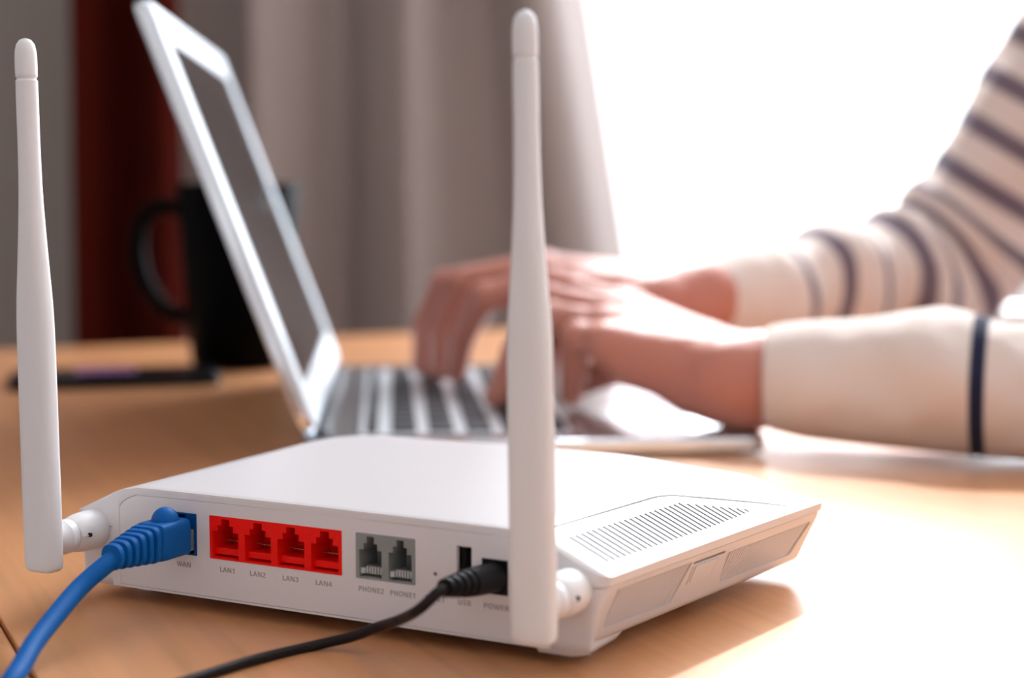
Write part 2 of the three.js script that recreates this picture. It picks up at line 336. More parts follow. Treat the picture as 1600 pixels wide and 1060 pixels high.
  for (const f of slotShades) part('vent_slot_shade', mm(f), ventShade, topCover);
  part('groove', mm(outward(loft(gr.map((q) => { const c = [0, 1].map((k) => q[k]); return [[c[0][0], c[0][1] - 0.3, c[0][2]], [c[1][0], c[1][1] - 0.3, c[1][2]], [c[1][0], c[1][1] + 0.58, c[1][2]], [c[0][0], c[0][1] + 0.58, c[0][2]]]; })))), std(col(0.09, 0.095, 0.095), 0.8), topCover, 'thin dark strip painting the shade in the groove round the vents');  // dark strip laid in the carved groove, its shade put in as colour
  // lower case
  const lower = []; for (const h of [26.1, 24, 20, 16, 12, 9, 8, 7, 6, 5.2, 4.7]) lower.push(drawnIn(h, h > 25 ? 0.45 : 0.15));
  const sideP = (v, h, out) => [rightX(v) - inset(h) - 0.15 + out, h, -v];
  const hexa = (v0t, v1t, v0b, v1b, hb, ht, deep, hb1 = hb) => {
    const c = [[v0b, hb], [v1b, hb1], [v1t, ht], [v0t, ht]];
    return outward(loft([c.map(([v, h]) => sideP(v, h, -deep)), c.map(([v, h]) => sideP(v, h, 1.5))]));
  };
  const cuts = [hexa(7.5, 53.5, 10.5, 51.5, 10.2, 24.2, 0.9), hexa(78.5, 141, 82.5, 136, 10.4, 22.6, 0.9), hexa(55, 76, 55, 76, 22.9, 23.9, 2.2), hexa(55.6, 56.4, 56.2, 57, 15.4, 22.2, 0.7), hexa(72.6, 73.2, 72.0, 72.6, 15.6, 22.2, 0.5)];
  let caseG = carve(crease(outward(loft(lower)), 30), [pocket, ...cuts]);
  part('lower_case', mm(caseG), M.shell, R);
  // slanted ribs of the two side grilles
  for (const [a, b, c, d] of [[9, 53, 11.5, 51], [79.5, 140, 83.5, 135]]) {
    const ribs = []; const n = Math.round((b - a) / 1.75);
    for (let i = 0; i < n; i++) {
      const vt = lerp(a, b, (i + 0.5) / n) , vb = lerp(c - 2.5, d - 2.5, (i + 0.5) / n); if (vb < c - 1 || vt > b) continue;
      const q = [[vb - 0.45, 10.6], [vb + 0.45, 10.6], [vt + 0.45, a < 20 ? 23.8 : 22.2], [vt - 0.45, a < 20 ? 23.8 : 22.2]];
      ribs.push(bare(outward(loft([q.map(([v, h]) => sideP(v, h, -1.0)), q.map(([v, h]) => sideP(v, h, -0.25))]))));
    }
    part('side_vent_ribs', mm(crease(mergeGeometries(ribs))), M.shell, R, 'fine slanted vent ribs on the side', 'stuff');
  }
  const tab = hexa(57.2, 71.8, 57.8, 71.2, 16.2, 22.2, 0.1);
  { const p = tab.attributes.position; for (let i = 0; i < p.count; i++) { const v = -p.getZ(i), h = p.getY(i), base = rightX(v) - inset(h); if (p.getX(i) > base) p.setX(i, base + 0.35); } tab.computeVertexNormals(); }
  part('clip_tab', mm(crease(bare(tab))), M.shell, R, 'small rectangular release tab on the side');
  for (const [x, v] of [[86, 22], [-86, 22], [84, 112], [-84, 112]]) part('foot', mm(new THREE.CylinderGeometry(6.5, 7, 4.8, 28).translate(x, 2.4, -v)), M.shellDark, R);
  { const q = (g) => [[82, 1.6 + g], [93, 1.7 + g], [96.2 - g, 3.4 + g], [97.6 - g, 6], [rightX(27) - 12.3 - g, 27], [rightX(31) - 13.5 - g, 31 - g], [84, 31 - g]];
    part('corner_foot', mm(crease(bare(outward(loft([q(0).map(([x, v]) => [x, 6.8, -v]), q(0.1).map(([x, v]) => [x, 4.3, -v]), q(0.9).map(([x, v]) => [x, 3.1, -v])]))), 30)), M.shell, R, 'raised block under the rear corner'); }
  // back panel with its openings
  const rr = (w, h, x, y, r) => { const s = new THREE.Shape(); s.moveTo(x - w / 2 + r, y - h / 2); s.lineTo(x + w / 2 - r, y - h / 2); s.quadraticCurveTo(x + w / 2, y - h / 2, x + w / 2, y - h / 2 + r); s.lineTo(x + w / 2, y + h / 2 - r); s.quadraticCurveTo(x + w / 2, y + h / 2, x + w / 2 - r, y + h / 2); s.lineTo(x - w / 2 + r, y + h / 2); s.quadraticCurveTo(x - w / 2, y + h / 2, x - w / 2, y + h / 2 - r); s.lineTo(x - w / 2, y - h / 2 + r); s.quadraticCurveTo(x - w / 2, y - h / 2, x - w / 2 + r, y - h / 2); return s; };
  const panelEdge = (g) => { const s = new THREE.Shape(), x = 83.5 - g, b = 6 + g, t = 39.35 - g; s.moveTo(-x, b); s.lineTo(x, b); s.lineTo(x, 33.6 - g * 0.6); s.quadraticCurveTo(x - 0.6, 36.6 - g, 75.5 - g, 38.9 - g); s.quadraticCurveTo(0, t + 0.7, -75.5 + g, 38.9 - g); s.quadraticCurveTo(-x + 0.6, 36.6 - g, -x, 33.6 - g * 0.6); s.closePath(); return s; };
  const hole = (x0, x1, y0, y1) => rr(x1 - x0, y1 - y0, (x0 + x1) / 2, (y0 + y1) / 2, 0.3);
  const ports = { blue: [-62.5, -48.9, 19.8, 34.6], red: [-43.4, 11.0, 19.7, 34.8], grey: [16.4, 39.1, 19.7, 34.9], usb: [54.2, 59.8, 21.8, 34.6], power: [63.1, 72.7, 20.0, 31.5] };
  const panel = panelEdge(0.24);
  for (const k in ports) panel.holes.push(hole(...ports[k]));
  const pin = new THREE.Path(); pin.absarc(46.4, 24.2, 0.8, 0, Math.PI * 2); panel.holes.push(pin);
  const backPanel = part('back_panel', mm(new THREE.ExtrudeGeometry(panel, { depth: 1.6, bevelEnabled: true, bevelSize: 0.15, bevelThickness: 0.15, bevelSegments: 2, curveSegments: 24 }).translate(0, 0, -1.75)), M.shell, R);
  // rim round the panel, closing the pocket's mouth
  const rim = new THREE.Shape(); rim.moveTo(-87, 5.2); rim.lineTo(87, 5.2);
  for (let x = 87; x >= -87; x -= 5.8) rim.lineTo(x, height(x, 2.2) - 0.35);
  rim.closePath(); rim.holes.push(panelEdge(0));
  part('panel_rim', mm(new THREE.ExtrudeGeometry(rim, { depth: 2.4, bevelEnabled: false, curveSegments: 24 }).translate(0, 0, -2.48)), M.shell, R);
  // keyed jacks
  const jack = (x, w, y0, yMain, y1, y2, s1, s2) => { const s = new THREE.Path(), h = w / 2; s.moveTo(x - h, y0); s.lineTo(x + h, y0); s.lineTo(x + h, yMain); s.lineTo(x + s1, yMain); s.lineTo(x + s1, y1); s.lineTo(x + s2, y1); s.lineTo(x + s2, y2); s.lineTo(x - s2, y2); s.lineTo(x - s2, y1); s.lineTo(x - s1, y1); s.lineTo(x - s1, yMain); s.lineTo(x - h, yMain); s.closePath(); return s; };
  function portBlock(name, [x0, x1, y0, y1], n, mat, w, label) {
    const s = hole(x0 + 0.15, x1 - 0.15, y0 + 0.1, y1 - 0.1), pitch = (x1 - x0) / n;
    for (let i = 0; i < n; i++) s.holes.push(jack(x0 + pitch * (i + 0.5), w, y0 + 0.5, y0 + 9.8, y0 + 12.0, y0 + 14.2, w * 0.31, w * 0.17));
    const g = [bare(new THREE.ExtrudeGeometry(s, { depth: 11, bevelEnabled: true, bevelSize: 0.1, bevelThickness: 0.1, bevelSegments: 1 }).translate(0, 0, -10.9)), bare(box(x1 - x0, y1 - y0, 1, (x0 + x1) / 2, (y0 + y1) / 2, -11.5))];
    return part(name, mm(mergeGeometries(g)), mat, R, label);
  }
  const redBlock = portBlock('network_port_block', ports.red, 4, M.red, 11.0, 'bright red block of four network jacks');
  for (let i = 0; i < 4; i++) {
    const x = ports.red[0] + 13.6 * (i + 0.5);
    part('contact_shelf', mm(rbox(10.9, 2.4, 7, 0.3, x, 22.2, -5.2)), M.red, redBlock);
    const c = []; for (let k = 0; k < 8; k++) c.push(box(0.35, 0.25, 5, x - 3.57 + k * 1.02, 25.6, -7).rotateX(0)); part('jack_contacts', mm(merged(c)), M.gold, redBlock, undefined, 'stuff');
  }
  const greyBlock = portBlock('phone_port_block', ports.grey, 2, M.grey, 8.8, 'grey block of two phone jacks');
  for (let i = 0; i < 2; i++) {
    const x = ports.grey[0] + 11.35 * (i + 0.5);
    part('contact_shelf', mm(rbox(8.7, 2.2, 7, 0.2, x, 22.0, -5.2)), M.grey, greyBlock);
    for (let k = 0; k < 6; k++) part('comb_rib', mm(rbox(0.5, 2.3, 1.2, 0.15, x - 1.9 + k * 1.05, 22.6, -1.5, 1)), M.greyLight, greyBlock);
    part('comb_rib', mm(rbox(1.6, 1.9, 1.2, 0.15, x - 3.6, 22.1, -1.4, 1)), M.greyLight, greyBlock);
  }
  portBlock('network_port', ports.blue, 1, M.bluePort, 11.2, 'blue network jack holding the blue plug');
  const usb = part('usb_port', mm(merged([box(0.5, 12.6, 9, 54.5, 28.2, -5.3), box(0.5, 12.6, 9, 59.5, 28.2, -5.3), box(5.4, 0.5, 9, 57, 34.3, -5.3), box(5.4, 0.5, 9, 57, 22.1, -5.3), box(5.4, 12.6, 0.5, 57, 28.2, -9.6)])), M.steel, R, 'upright metal usb socket');
  part('usb_tongue', mm(rbox(1.7, 10.6, 7.5, 0.2, 55.9, 28.2, -5.6)), M.black, usb);
  const pw = part('power_socket', mm(merged([new THREE.ExtrudeGeometry((() => { const s = hole(63.2, 72.6, 20.1, 31.4), h = new THREE.Path(); h.absarc(67.9, 25.7, 3.9, 0, Math.PI * 2); s.holes.push(h); return s; })(), { depth: 9, bevelEnabled: false, curveSegments: 24 }).translate(0, 0, -9.3), box(9.4, 11.3, 1, 67.9, 25.7, -9.8)])), M.black, R, 'square black power socket');
  part('socket_pin', mm(new THREE.CylinderGeometry(1, 1, 8, 12).rotateX(Math.PI / 2).translate(67.9, 25.7, -5.4)), M.steel, pw);
  part('reset_button', mm(new THREE.CylinderGeometry(0.78, 0.78, 2, 20).rotateX(Math.PI / 2).translate(46.4, 24.2, -3.1)), M.black, R, 'tiny recessed reset button');
  // printed words under the sockets
  for (const [word, x, w] of [['WAN', -54.9], ['LAN1', -36.1], ['LAN2', -23.2], ['LAN3', -9.7], ['LAN4', 3.7], ['PHONE2', 22.3], ['PHONE1', 34.2], ['RESET', 46.4], ['USB', 57.1], ['POWER', 68.6]]) {
    const g = new TextGeometry(word, { font, size: 1.75, depth: 0.05, curveSegments: 4 }); g.computeBoundingBox(); const b = g.boundingBox;
    g.translate(-(b.max.x + b.min.x) / 2, 0, 0); g.scale(word.length > 5 ? 1.03 : 1.1, 1, 1); g.translate(x, 15.4, -0.01);
    part('printed_word', mm(g), M.print, backPanel, 'grey printed lettering reading ' + word);
  }
  // antennas: hinge on the back corner, blade widening downwards with a capped tip
  const prof = [[0, 5.6, 3.6], [0.8, 6.5, 4.2], [4, 6.85, 4.45], [50, 6.85, 4.5], [78, 6.75, 4.45], [92, 6.35, 4.4], [105, 5.45, 4.2], [118, 4.55, 4.1], [130, 4.0, 3.85], [146, 3.7, 3.7], [167.6, 3.6, 3.6], [168, 3.25, 3.25], [168.5, 3.25, 3.25], [168.9, 3.6, 3.6], [177, 3.55, 3.55], [179.6, 3.05, 3.05], [181.2, 1.9, 1.9], [181.7, 0.5, 0.5]];
  const blade = (from, to) => {
    const rings = [], ys = [];
    for (let i = 0; i < prof.length; i++) { ys.push(prof[i][0]); if (i + 1 < prof.length && prof[i + 1][0] - prof[i][0] > 3) for (let k = 1; k < 8; k++) ys.push(lerp(prof[i][0], prof[i + 1][0], k / 8)); }
    const hermite = (y, c) => { let i = 0; while (i < prof.length - 2 && prof[i + 1][0] < y) i++; const m = (j) => j <= 0 || j >= prof.length - 1 ? 0 : (prof[j + 1][c] - prof[j - 1][c]) / (prof[j + 1][0] - prof[j - 1][0]); const d = prof[i + 1][0] - prof[i][0], t = (y - prof[i][0]) / d, a = prof[i][c], b = prof[i + 1][c], soft = d > 3 ? 1 : 0; return (2 * t ** 3 - 3 * t * t + 1) * a + (t ** 3 - 2 * t * t + t) * m(i) * d * soft + (-2 * t ** 3 + 3 * t * t) * b + (t ** 3 - t * t) * m(i + 1) * d * soft; };
    for (const y of ys) if (y >= from && y <= to) {
      const a = hermite(y, 1), b = hermite(y, 2), e = lerp(2.9, 2, smooth(80, 140, y)), ring = [];
      for (let i = 0; i < 48; i++) { const t = -i / 48 * Math.PI * 2, c = Math.cos(t), s = Math.sin(t); ring.push([a * Math.sign(c) * Math.abs(c) ** (2 / e), y, b * Math.sign(s) * Math.abs(s) ** (2 / e)]); }
      rings.push(ring);
    }
    return crease(bare(outward(loft(rings))), 40);
  };
  const bladeG = mm(blade(0, 168.5)), tipG = mm(blade(168.5, 182));
  const ax = (g) => g.rotateX(Math.PI / 2);
  const lathe = (pts, n = 40) => new THREE.LatheGeometry(pts.map(([r, y]) => new THREE.Vector2(r, y)), n);
  for (const s of [-1, 1]) {
    const A = new THREE.Group(); A.name = 'antenna'; A.position.set(s * 0.0948, 0.0152, 0.0258); A.rotation.z = s < 0 ? 0.0105 : 0.0185; R.add(A);
    A.userData.label = s < 0 ? 'left white antenna' : 'right white antenna, nearer the viewer';
    part('antenna_blade', bladeG, M.antenna, A); part('tip_cap', tipG, M.antenna, A);
    // hinge pieces in the antenna's own axes: the blade turns on a neck inside a split collar
    const y = 9.8;
    part('hinge_collar', mm(crease(bare(ax(lathe([[0.01, 0], [6.6, 0], [7.0, 1], [7.1, 4], [6.9, 9], [6.3, 12.2], [5.4, 13.4], [4.2, 13.8], [0.01, 13.8]])).translate(0, y, -26.4)), 30)), M.antenna, A);
    part('hinge_neck', mm(crease(bare(ax(lathe([[0.01, 0], [5.2, 0], [6.0, 0.8], [6.1, 4], [5.4, 5.2], [5.0, 8.6], [0.01, 8.8]])).translate(0, y, -12.8)), 30)), M.antenna, A);
    part('hinge_screw', mm(new THREE.CylinderGeometry(0.75, 0.75, 1.2, 16).rotateZ(Math.PI / 2).translate(6.75, y + 0.2, -15.6)), M.cord, A, 'dark pin of the hinge');
    part('hinge_slit', mm(box(0.5, 0.35, 3.2, 6.85, y + 0.2, -13.9)), M.shellDark, A);
  }
}
const onRouter = (name, label, category) => thing(name, label, category, ROUTER.pos, ROUTER.ry);

// ---------------------------------------------------------------- blue network cable
{
  const c = onRouter('network_cable', 'blue network cable plugged into the blue port, running over the table edge', 'cable');
  const rings = [], X = -55.6, H = 27.2, sq = (w, h, y, x, z, e) => { const r = []; for (let i = 0; i < 56; i++) { const t = i / 56 * Math.PI * 2, co = Math.cos(t), si = Math.sin(t); r.push([x + w * Math.sign(co) * Math.abs(co) ** (2 / e), y + h * Math.sign(si) * Math.abs(si) ** (2 / e), z]); } return r; };
  const body = [[2.4, 5.6, 5.6, 7], [2.7, 6.2, 6.2, 7], [3.4, 6.4, 6.4, 7], [15, 6.4, 6.4, 7], [16.5, 6.35, 6.35, 6]];
  for (const [z, w, h, e] of body) rings.push(sq(w, h, H, X, z, e));
  for (let i = 0; i < 6; i++) {
    const z = 17.2 + i * 3.0, k = i / 5.2, w = lerp(6.3, 4.3, k), e = lerp(5, 2.3, k), y = H - k * 1.3, xx = X - k * 0.8;
    rings.push(sq(w - 0.9, w - 0.9, y, xx, z, e), sq(w - 0.9, w - 0.9, y, xx, z + 0.9, e), sq(w, w, y, xx, z + 1.1, e), sq(w - 0.1, w - 0.1, y - 0.2, xx, z + 2.8, e));
  }
  part('strain_relief', mm(crease(bare(outward(loft(rings))), 40)), M.blue, c);
  const dome = new THREE.SphereGeometry(4.7, 32, 20, 0, Math.PI * 2, 0, Math.PI * 0.62); dome.scale(1, 1.02, 1); dome.translate(X, H + 6.0, 8.6);
  part('latch_hood', mm(dome), M.blue, c, 'domed hood over the latch');
  part('plug', mm(rbox(10.6, 7.6, 12, 0.5, -55.6, 25.4, -3)), M.clear, c, 'clear plastic plug body');
  part('plug_latch', mm(rbox(3.2, 0.9, 8, 0.3, -55.6, 31.2, -1)), M.clear, c);
  part('cord', mm(tube([[-56.4, 25.4, 33], [-57.2, 23.2, 38], [-58.6, 18.6, 47], [-55.6, 12.8, 62], [-50.5, 8.2, 77], [-45, 5.0, 88], [-40.6, 2.2, 98], [-39, -8, 111], [-39, -40, 120], [-39, -120, 124], [-39, -260, 125]], 3.1, 200, 20)), M.blue, c);
}
// ---------------------------------------------------------------- black power cable
{
  const c = onRouter('power_cable', 'thin black power cord with a ribbed round plug in the power socket', 'cable');
  const rings = [], axis = (z) => [67.9 - z * 0.105, 25.7 + z * 0.085], ring = (r, z) => { const [x, y] = axis(z), o = []; for (let i = 0; i < 40; i++) { const t = i / 40 * Math.PI * 2; o.push([x + r * Math.cos(t), y + r * Math.sin(t), z]); } return o; };
  for (const [z, r] of [[0.2, 4.4], [0.4, 4.7], [6, 4.7], [11, 4.6], [14, 4.4]]) rings.push(ring(r, z));
  for (let i = 0; i < 4; i++) { const z = 14.5 + i * 3, r = 4.3 - i * 0.42; rings.push(ring(r - 0.7, z), ring(r - 0.7, z + 0.8), ring(r, z + 1.1), ring(r - 0.15, z + 2.7)); }
  part('plug_boot', mm(crease(bare(outward(loft(rings))), 40)), M.blackSoft, c);
  part('plug_barrel', mm(new THREE.CylinderGeometry(2.7, 2.7, 8, 24).rotateX(Math.PI / 2).translate(67.9, 25.7, -3.5)), M.steel, c);
  part('cord', mm(tube([[65.2, 27.9, 25], [64.2, 27, 29], [60, 22.5, 31.5], [48, 15.5, 24], [36, 10, 17], [25, 5.0, 15.5], [13.6, 1.7, 20], [5.9, 1.6, 41], [1.6, 1.6, 63.3], [-2.6, 1.6, 90], [-4, 1.6, 123]], 1.7, 200, 14)), M.cord, c);
}

// ---------------------------------------------------------------- laptop
{
  const L = thing('laptop', 'open silver laptop with black keys under the typing hands', 'laptop', [-0.1102, 0, -0.8502], 0.0768);
  const W = 0.3785, D = 0.2538, H = 0.2505;
  const slab = (x0, x1, z0, z1, r, y0, y1, bev) => {
    const s = new THREE.Shape(), a = x0 + bev, b = x1 - bev, c = -z1 + bev, d = -z0 - bev;   // shape y = -z
    s.moveTo(a + r, c); s.lineTo(b - r, c); s.quadraticCurveTo(b, c, b, c + r); s.lineTo(b, d - r); s.quadraticCurveTo(b, d, b - r, d); s.lineTo(a + r, d); s.quadraticCurveTo(a, d, a, d - r); s.lineTo(a, c + r); s.quadraticCurveTo(a, c, a + r, c);
    return new THREE.ExtrudeGeometry(s, { depth: y1 - y0 - 2 * bev, bevelEnabled: true, bevelSize: bev, bevelThickness: bev, bevelSegments: 3, curveSegments: 10 }).rotateX(-Math.PI / 2).translate(0, y0 + bev, 0);
  };
  const base = part('base', slab(-0.002, D, -W, 0, 0.014, 0.0016, 0.0098, 0.0018), M.aluminium, L);
  for (const [x, z] of [[0.02, -0.02], [0.02, -W + 0.02], [D - 0.02, -0.02], [D - 0.02, -W + 0.02]]) part('rubber_foot', new THREE.CylinderGeometry(0.006, 0.006, 0.0018, 20).translate(x, 0.0009, z), M.rubber, base);
  part('keyboard_well', slab(0.0275, 0.1480, -W + 0.027, -0.027, 0.004, 0.0094, 0.00985, 0.0001), std(col(0.74, 0.77, 0.8), 0.4, { metalness: 0.6 }), base);
  part('hinge_cover', new THREE.CylinderGeometry(0.0045, 0.0045, W - 0.05, 20).rotateX(Math.PI / 2).translate(0.0075, 0.0085, -W / 2), M.hinge, L, 'dark hinge strip');
  part('trackpad', slab(0.158, 0.243, -W / 2 - 0.065, -W / 2 + 0.055, 0.004, 0.0095, 0.01, 0.0001), std(col(0.7, 0.73, 0.77), 0.12, { metalness: 0.5 }), base, 'smooth trackpad');
  const z0 = -0.0305, span = W - 0.061, rows = [[0.0345, 0.0068, Array(14).fill(1)], [0.0527, 0.0142, [...Array(13).fill(1), 1.75]], [0.0738, 0.0142, [1.6, ...Array(13).fill(1)]], [0.0951, 0.0142, [1.9, ...Array(11).fill(1), 1.9]], [0.1164, 0.0142, [2.4, ...Array(10).fill(1), 2.4]], [0.1370, 0.0142, [1, 1, 1, 1.3, 5.4, 1.3, 1, 1, 1, 1]]];
  const cache = {};
  for (const [x, dep, ws] of rows) {
    const total = ws.reduce((a, b) => a + b, 0), u = span / total; let z = z0;
    for (const w of ws) {
      const kw = w * u - 0.0062, id = dep.toFixed(4) + kw.toFixed(4);
      cache[id] ??= new RoundedBoxGeometry(dep, 0.0022, kw, 2, 0.0009);
      const k = part('key', cache[id], M.key, L); k.position.set(x, 0.0106, z - w * u / 2); z -= w * u;
    }
  }
  const lid = new THREE.Group(); lid.name = 'lid'; lid.position.set(0, 0.0095, 0); lid.rotation.z = Math.PI / 2 + 0.356; L.add(lid);
  part('lid_shell', slab(0.003, H, -W, 0, 0.012, -0.0058, 0.0012, 0.0014), M.aluminium, lid);
  const frame = (() => {   // front bezel with the opening for the glass
    const s = new THREE.Shape([[0.006, 0.003], [H - 0.003, 0.003], [H - 0.003, W - 0.003], [0.006, W - 0.003]].map(([x, y]) => new THREE.Vector2(x, y)));
    s.holes.push(new THREE.Path([[0.027, 0.030], [H - 0.022, 0.030], [H - 0.022, W - 0.030], [0.027, W - 0.030]].map(([x, y]) => new THREE.Vector2(x, y))));
    return new THREE.ExtrudeGeometry(s, { depth: 0.0006, bevelEnabled: true, bevelSize: 0.0004, bevelThickness: 0.0004, bevelSegments: 2 }).rotateX(-Math.PI / 2).translate(0, -0.0072, 0);
  })();
  part('screen_bezel', frame, M.bezel, lid, 'silver frame round the screen');
  part('screen', box(H - 0.047, 0.001, W - 0.058, (0.027 + H - 0.022) / 2, -0.0062, -W / 2), M.screen, lid, 'dark glossy screen');
  part('camera_lens', new THREE.CylinderGeometry(0.002, 0.002, 0.001, 16).translate(H - 0.012, -0.0073, -W / 2), M.black, lid);
}

// ---------------------------------------------------------------- black mug
{
  const m = thing('mug', 'tall black mug with a big handle behind the laptop screen', 'mug', [-0.2215, 0, -1.3]);
  const pts = [[0.001, 0.001], [0.036, 0.001], [0.0385, 0.003], [0.040, 0.008], [0.0425, 0.04], [0.046, 0.09], [0.049, 0.13], [0.0505, 0.147], [0.0502, 0.1495], [0.049, 0.1502], [0.0478, 0.1495], [0.0465, 0.13], [0.0435, 0.09], [0.040, 0.04], [0.0365, 0.012], [0.03, 0.008], [0.001, 0.007]];
  part('cup', crease(bare(new THREE.LatheGeometry(pts.map(([x, y]) => new THREE.Vector2(x, y)), 64)), 50), M.mug, m);
  const h = tube([[-0.044, 0.128, 0], [-0.062, 0.131, 0], [-0.076, 0.122, 0], [-0.082, 0.1, 0], [-0.078, 0.073, 0], [-0.066, 0.053, 0], [-0.052, 0.043, 0], [-0.039, 0.041, 0]], 0.0068, 60, 16); h.scale(1, 1, 1.25);
  part('handle', h, M.mug, m);
}
// ---------------------------------------------------------------- phone lying by the mug
{
  const p = thing('phone', 'black phone with a purple strip lying flat in front of the black mug', 'phone', [-0.2985, 0, -1.196], 14 * Math.PI / 180);
  const s = (w, d, r) => { const q = new THREE.Shape(); q.absarc(w / 2 - r, d / 2 - r, r, 0, Math.PI / 2); q.absarc(-w / 2 + r, d / 2 - r, r, Math.PI / 2, Math.PI); q.absarc(-w / 2 + r, -d / 2 + r, r, Math.PI, Math.PI * 1.5); q.absarc(w / 2 - r, -d / 2 + r, r, Math.PI * 1.5, Math.PI * 2); return q; };
  part('body', new THREE.ExtrudeGeometry(s(0.150, 0.070, 0.009), { depth: 0.005, bevelEnabled: true, bevelSize: 0.0015, bevelThickness: 0.0015, bevelSegments: 3 }).rotateX(-Math.PI / 2).translate(0, 0.0015, 0), M.blackSoft, p);
  part('screen_glass', new THREE.ExtrudeGeometry(s(0.147, 0.067, 0.008), { depth: 0.0004, bevelEnabled: false }).rotateX(-Math.PI / 2).translate(0, 0.0079, 0), std(col(0.01, 0.01, 0.012), 0.25), p);
  part('purple_strip', new THREE.ExtrudeGeometry(s(0.045, 0.03, 0.004), { depth: 0.0002, bevelEnabled: false }).rotateX(-Math.PI / 2).translate(-0.007, 0.0083, -0.012), std(col(0.34, 0.15, 0.42), 0.4), p, 'purple strip on the dark glass');
  part('side_button', rbox(0.012, 0.002, 0.0012, 0.0005, 0.02, 0.0045, 0.0366), M.black, p);
}

// ---------------------------------------------------------------- person: joints in metres
const J = {
  L: { elbow: [0.41, 0.040, -0.80], w0: [0.205, 0.039, -0.885], w: [0.1415, 0.0385, -0.905],
    pinky: [[0.0561, 0.0560, -0.93], [0.0385, 0.0580, -0.945], [0.0374, 0.0375, -0.957], [0.0361, 0.0215, -0.962]],
    ring: [[0.0570, 0.0635, -0.95], [0.0215, 0.0675, -0.97], [0.0020, 0.0425, -0.98], [-0.0099, 0.0180, -0.982]],
    middle: [[0.0615, 0.0696, -0.97], [0.0198, 0.0768, -0.99], [0.0072, 0.0479, -1.0], [0.0048, 0.0190, -1.0]],
    index: [[0.0723, 0.0715, -0.988], [0.0384, 0.0800, -1.010], [0.0246, 0.0541, -1.02], [0.0205, 0.0210, -1.02]],
    thumb: [[0.112, 0.044, -0.945], [0.0876, 0.0400, -0.988], [0.0607, 0.0315, -1.004], [0.0427, 0.0225, -1.010]] },
  R: { elbow: [0.332, 0.082, -1.235], w0: [0.172, 0.069, -1.12], w: [0.1327, 0.0705, -1.092],
    index: [[0.0214, 0.0818, -1.070], [-0.0190, 0.0730, -1.070], [-0.0335, 0.0470, -1.083], [-0.0385, 0.0210, -1.090]],
    middle: [[0.0198, 0.0893, -1.098], [-0.0363, 0.0805, -1.105], [-0.0490, 0.0468, -1.11], [-0.0500, 0.0200, -1.106]],
    ring: [[0.0202, 0.0910, -1.122], [-0.0480, 0.0778, -1.135], [-0.0621, 0.0477, -1.14], [-0.0645, 0.0195, -1.14]],
    pinky: [[0.0229, 0.0870, -1.145], [-0.0347, 0.0743, -1.155], [-0.0487, 0.0464, -1.155], [-0.0509, 0.0195, -1.15]],
    thumb: [[0.100, 0.0690, -1.072], [0.0480, 0.0590, -1.046], [0.0180, 0.0500, -1.036], [0.0010, 0.0400, -1.035]] },
  shL: [0.53, 0.325, -0.83], shR: [0.495, 0.355, -1.18], chest: [0.575, 0.20, -1.0], belly: [0.615, -0.02, -1.0], hip: [0.655, -0.19, -1.0], neck: [0.545, 0.40, -1.0], head: [0.515, 0.545, -1.0],
  kneeL: [0.24, -0.225, -0.90], kneeR: [0.24, -0.225, -1.10], hipL: [0.645, -0.20, -0.92], hipR: [0.645, -0.20, -1.08], footL: [0.27, -0.67, -0.90], footR: [0.27, -0.67, -1.10],
};
function handField(h) {
  const fing = [], rad = { index: 0.0108, middle: 0.011, ring: 0.0106, pinky: 0.0098, thumb: 0.0118 };
  for (const k of ['index', 'middle', 'ring', 'pinky', 'thumb']) {
    const [a, b, c, d] = h[k], r = rad[k];
    fing.push([capsule(a, b, r * 1.04, r * 0.95), capsule(b, c, r * 0.96, r * 0.86), capsule(c, d, r * 0.86, r * 0.72)]);
  }
  const palm = [];
  for (const k of ['index', 'middle', 'ring', 'pinky']) {
    const m = h[k][0], from = [lerp(h.w[0], m[0], 0.16), lerp(h.w[1], m[1], 0.1), lerp(h.w[2], m[2], 0.3)], low = [m[0] + 0.012, m[1] - 0.011, m[2]];
    palm.push(capsule([from[0], from[1] - 0.004, from[2]], low, 0.0215, 0.0145), capsule(from, m, 0.016, 0.0112));
  }
  palm.push(capsule([h.w[0] - 0.012, h.w[1] - 0.004, h.w[2]], h.thumb[0], 0.018, 0.0165), capsule(h.thumb[0], [lerp(h.thumb[0][0], h.thumb[1][0], 0.7), lerp(h.thumb[0][1], h.thumb[1][1], 0.7), lerp(h.thumb[0][2], h.thumb[1][2], 0.7)], 0.016, 0.0125));
  const heel = [lerp(h.w[0], h.pinky[0][0], 0.42), lerp(h.w[1], h.pinky[0][1], 0.3) - 0.009, lerp(h.w[2], h.pinky[0][2], 0.6)];
  palm.push(capsule([h.w[0] - 0.008, h.w[1] - 0.005, h.w[2] + 0.004], heel, 0.0215, 0.0185));
  const arm = [capsule(h.w0, h.w, 0.0215, 0.0245), capsule(h.w, [h.w[0] - 0.018, h.w[1], h.w[2]], 0.0245, 0.024)];
  return (x, y, z) => {
    let d = smin(arm[0](x, y, z), arm[1](x, y, z), 0.012);
    for (const p of palm) d = smin(d, p(x, y, z), 0.010);
    let f = 1;
    for (const c of fing) { let q = smin(smin(c[0](x, y, z), c[1](x, y, z), 0.004), c[2](x, y, z), 0.003); f = smin(f, q, 0.0022); }
    // knuckles and faint creases
    d = smin(d, f, 0.007);
    return d + 0.0004 * noise(x * 130, y * 130, z * 130);
  };
}
